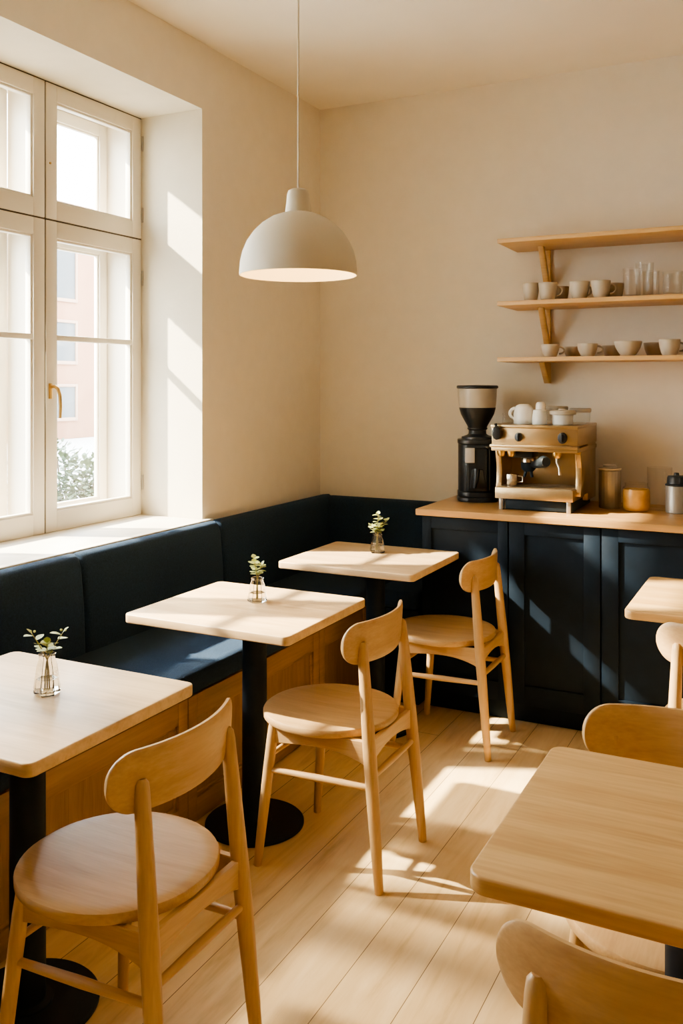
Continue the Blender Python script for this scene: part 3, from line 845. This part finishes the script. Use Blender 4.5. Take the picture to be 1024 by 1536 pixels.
    for i in range(NX):
        for j in range(NZ):
            bm.faces.new((F[i][j], F[i][j + 1], F[i + 1][j + 1], F[i + 1][j]))
            bm.faces.new((Bk[i][j], Bk[i + 1][j], Bk[i + 1][j + 1], Bk[i][j + 1]))
        for j in (0, NZ):
            bm.faces.new((F[i][j], F[i + 1][j], Bk[i + 1][j], Bk[i][j]))
    for i in (0, NX):
        for j in range(NZ):
            bm.faces.new((F[i][j], Bk[i][j], Bk[i][j + 1], F[i][j + 1]))
    bmesh.ops.remove_doubles(bm, verts=bm.verts[:], dist=.0004)
    obj('backrest', bm, 'chair_x', t, sharp=55)
    return t
ch = make_chair('wooden round seated chair in the left foreground, facing the nearest bench table', (-1.352, 1.588, 0), PI / 2)
dup(ch, (-1.370, 2.648, 0), PI / 2, 'wooden round seated chair facing the middle bench table')
dup(ch, (-1.372, 3.715, 0), PI / 2, 'wooden round seated chair facing the corner table, beside the navy cabinets')
dup(ch, (-.160, 1.384, 0), 0, 'wooden chair in the right foreground with its back to the camera')
dup(ch, (-.222, 1.934, 0), PI, 'wooden chair behind the right foreground table, its backrest rising above the tabletop')
dup(ch, (-.178, 3.10, 0), 0, 'wooden chair at the right edge pulled up to the far right table')

# ------------------------------------------------------------------ vases and sprigs
def leafmesh(bm, base, direction, size, up=Vector((0, 0, 1))):
    d = direction.normalized()
    side = d.cross(up)
    if side.length < .1: side = d.cross(Vector((1, 0, 0)))
    side.normalize(); nrm = side.cross(d)
    L = []
    prof = [(0, .08), (.18, .34), (.42, .52), (.68, .46), (.88, .24), (1.0, .02)]
    for u, w in prof:
        c = base + d * size * u + nrm * (-.18 * size * u * u)
        L.append((bm.verts.new(c - side * size * w * .85 + nrm * w * .12 * size), bm.verts.new(c), bm.verts.new(c + side * size * w * .85 + nrm * w * .12 * size)))
    for a, b in zip(L, L[1:]):
        bm.faces.new((a[0], a[1], b[1], b[0])); bm.faces.new((a[1], a[2], b[2], b[1]))

def make_vase(loc, rot, s, label_v, label_s, seed, stems, squat=(1, 1)):
    rnd = random.Random(seed)
    v = thing('bud_vase', label_v, 'vase', loc, rot, 'glass bud vases on the bench tables')
    facet = lambda a: 1 / max(math.cos(((a + PI / 6) % (PI / 3)) - PI / 6), .8) * .95
    H_ = .100 * s
    bm = B()
    lathe(bm, [(0, .0005), (.026 * s, 0), (.0295 * s, .004 * s), (.0295 * s, .018 * s), (.0225 * s, .070 * s), (.018 * s, .086 * s), (.0175 * s, .094 * s), (.0195 * s, H_),
               (.0172 * s, H_), (.0152 * s, .093 * s), (.0158 * s, .085 * s), (.020 * s, .069 * s), (.0268 * s, .019 * s), (.0255 * s, .009 * s), (0, .007 * s)], 36, shape=facet)
    obj('vase_body', bm, 'vase_glass', v, sharp=25)
    bm = B()
    lathe(bm, [(0, .0075 * s), (.0245 * s, .0095 * s), (.0262 * s, .019 * s), (.0235 * s, .038 * s), (0, .038 * s)], 36, shape=facet)
    obj('water', bm, 'water', v, sharp=25)
    p = thing('leafy_sprig', label_s, 'plant', loc, rot, 'sage sprigs in the bud vases')
    bs, bl = B(), B()
    for (dx, dy, top, nl) in stems:
        pts = []
        for k in range(7):
            u = k / 6
            sp = max(0, (u - .45) / .55)
            pts.append(Vector((-dx * .15 * (1 - u) + dx * sp ** 1.3, -dy * .15 * (1 - u) + dy * sp ** 1.3, .012 * s + (top - .012 * s) * u)))
        tube(bs, pts, [.0016, .0016, .0015, .0014, .0013, .0011, .0009], 8)
        for k in range(nl):
            u = .62 + .38 * (k + .5) / nl
            f = u * 6; i = min(5, int(f)); c = pts[i].lerp(pts[i + 1], f - i)
            if c.z < H_ + .004: c.z = H_ + .006
            a = k * 2.4 + rnd.random()
            d = Vector((math.cos(a), math.sin(a), rnd.uniform(.05, .7)))
            leafmesh(bl, c, d, rnd.uniform(.018, .028) * s)
        leafmesh(bl, pts[-1], Vector((dx, dy, .05)), .018 * s)
        for q in (-1, 1):
            bmesh.ops.create_icosphere(bl, subdivisions=1, radius=.0035 * s, matrix=Matrix.Translation(pts[-1] + Vector((q * .005, .002, .006))))
    v.scale = (squat[0], squat[0], squat[1]); p.scale = (1.1 * squat[0], 1.1 * squat[0], squat[1] * (1.05 if squat[1] < 1 else 1))
    obj('stem', bs, 'stem', p); obj('foliage', bl, 'leaf', p, recalc=False)
vz = .7505
make_vase((-1.667, 1.690, vz), .3, 1.0, 'clear glass bud vase on the nearest bench table', 'sparse sage sprig in the vase on the nearest bench table', 3,
          [(-.030, -.012, .150, 5), (.030, .016, .148, 5), (.004, -.008, .128, 8)])
make_vase((-1.708, 2.735, vz), 1.1, .96, 'clear glass bud vase on the middle bench table', 'sage sprig in the vase on the middle bench table', 5,
          [(-.020, -.018, .158, 8), (.004, .024, .160, 9), (.014, -.002, .138, 10)], (1.1, .88))
make_vase((-1.716, 3.775, vz), .6, .98, 'clear glass bud vase on the corner table', 'bushy sage sprig in the vase on the corner table', 8,
          [(-.026, -.014, .140, 9), (.036, .016, .158, 9), (.004, .006, .190, 10), (.010, -.014, .14, 10)], (1.14, .86))

# ------------------------------------------------------------------ outside the window
bm = B(); box(bm, -60, WALL_OUT - .01, -40, 60, -.5, -.35)
g = obj('ground', bm, 'pavement'); struct(g)
FX = -22.0
t = thing('street_building', 'pale pink rendered building across the street with grey windows', 'building', (FX, 20, -.35))
bm = B(); box(bm, -6, 0, -5.5, 4.6, 0, 7.6, .02); obj('facade_wall', bm, 'facade', t)
bm = B(); box(bm, -6.2, .25, -5.7, 4.8, 7.55, 7.9, .03); obj('roof_edge', bm, 'facade_trim', t)
for wy in (-3.2, -1.2, 1.05, 3.05):
    for wz, wh in ((.6, 1.25), (2.5, 1.5), (4.6, 1.9)):
        bm = B()
        frame_rect(bm, -.02, .06, wy - .62, wy + .62, wz, wz + wh, .1, .1, .12, .1, .01)
        f = obj('window_surround', bm, 'facade_trim', t)
        bm = B(); box(bm, -.05, .02, wy - .53, wy + .53, wz + .1, wz + wh - .08); obj('window_glass', bm, 'far_glass', f)

def make_bush(loc, r, h, label, seed):
    rnd = random.Random(seed)
    t = thing('garden_bush', label, 'bush', loc, 0, 'bushes outside the window')
    bs, bl = B(), B()
    for k in range(9):
        a = rnd.uniform(0, 2 * PI); q = rnd.uniform(.2, .8) * r
        tube(bs, [(0, 0, 0), (q * .3 * math.cos(a), q * .3 * math.sin(a), h * .4), (q * math.cos(a), q * math.sin(a), h * rnd.uniform(.7, .95))], [.02, .014, .006], 6)
    blobs = [(rnd.uniform(-.5, .5) * r, rnd.uniform(-.5, .5) * r, h * rnd.uniform(.45, .8), r * rnd.uniform(.35, .6)) for _ in range(9)]
    for bx, by, bz, br in blobs:
        for k in range(420):
            v = Vector((rnd.gauss(0, 1), rnd.gauss(0, 1), rnd.gauss(0, 1))).normalized() * br * rnd.uniform(.6, 1.08)
            leafmesh(bl, Vector((bx, by, bz)) + v, v.normalized() + Vector((rnd.uniform(-.5, .5), rnd.uniform(-.5, .5), rnd.uniform(-.3, .3))), rnd.uniform(.03, .052))
    obj('branch', bs, 'bush_wood', t); obj('foliage', bl, 'bush', t, recalc=False)
make_bush((-5.25, 5.55, -.35), .52, 1.42, 'grey green bush outside the right casement, lower left of its pane', 2)
make_bush((-5.0, 4.25, -.35), .62, 1.65, 'grey green bush outside the left casement at the edge of the photo', 4)

# ------------------------------------------------------------------ light
w = bpy.data.worlds.new('sky'); sc.world = w; w.use_nodes = True
N, L = w.node_tree.nodes, w.node_tree.links
bg = N['Background']
tc = N.new('ShaderNodeTexCoord'); sp = N.new('ShaderNodeSeparateXYZ')
rp = N.new('ShaderNodeValToRGB')
rp.color_ramp.elements[0].position = 0.0; rp.color_ramp.elements[0].color = (1.0, .985, .92, 1)
rp.color_ramp.elements[1].position = 0.8; rp.color_ramp.elements[1].color = (.72, .84, 1.0, 1)
L.new(tc.outputs['Generated'], sp.inputs[0]); L.new(sp.outputs['Z'], rp.inputs['Fac'])
L.new(rp.outputs['Color'], bg.inputs['Color'])
bg.inputs['Strength'].default_value = 18.0

sun = bpy.data.lights.new('sun', 'SUN'); sun.energy = 4.3; sun.color = (1.0, .84, .62); sun.angle = math.radians(3.0)
so = bpy.data.objects.new('sun', sun); COL.objects.link(so)
sd = Vector((1.0, 0.02, -0.806)).normalized()
so.rotation_euler = sd.to_track_quat('-Z', 'Y').to_euler(); so.location = (-8, -3, 8)
# added spot lamp imitating reflected sun, to brighten the jamb by the right casement
spd = bpy.data.lights.new('added_jamb_spot', 'SPOT'); spd.energy = 75000; spd.color = (1.0, .87, .68)
spd.spot_size = math.radians(10.0); spd.spot_blend = .12; spd.shadow_soft_size = .16
spo = bpy.data.objects.new('added_jamb_spot', spd); COL.objects.link(spo)
rd = Vector((1.0, 0.45, -0.806))
spo.location = Vector((-2.8, 3.05, 1.85)) - rd * 9.5
spo.rotation_euler = rd.to_track_quat('-Z', 'Y').to_euler()
for a, b in WINS:
    pl = bpy.data.lights.new('sky_portal', 'AREA'); pl.shape = 'RECTANGLE'
    pl.size = b - a; pl.size_y = HEAD_Z - SILL_Z; pl.cycles.is_portal = True
    po = bpy.data.objects.new('sky_portal', pl); COL.objects.link(po)
    po.location = (WALL_OUT - .002, (a + b) / 2, (SILL_Z + HEAD_Z) / 2)
    po.rotation_euler = Vector((1, 0, 0)).to_track_quat('-Z', 'Z').to_euler()

# ------------------------------------------------------------------ camera
cd = bpy.data.cameras.new('camera'); co = bpy.data.objects.new('camera', cd); COL.objects.link(co)
cd.sensor_fit = 'AUTO'; cd.sensor_width = 36.0
cd.lens = 1366 / 1536 * 36.0
cd.shift_y = -193 / 1536
cd.clip_start = .05; cd.clip_end = 300
co.location = (0, 0, 1.52); co.rotation_euler = (PI / 2, 0, math.radians(26.7))
sc.camera = co

sc.view_settings.view_transform = 'AgX'
sc.view_settings.look = 'AgX - Medium High Contrast'
sc.view_settings.exposure = 0.62
cy = sc.cycles
cy.use_denoising = True
cy.max_bounces = 12; cy.diffuse_bounces = 8; cy.glossy_bounces = 4; cy.transmission_bounces = 10; cy.transparent_max_bounces = 24
cy.sample_clamp_indirect = 8.0
cy.caustics_refractive = True; cy.caustics_reflective = False
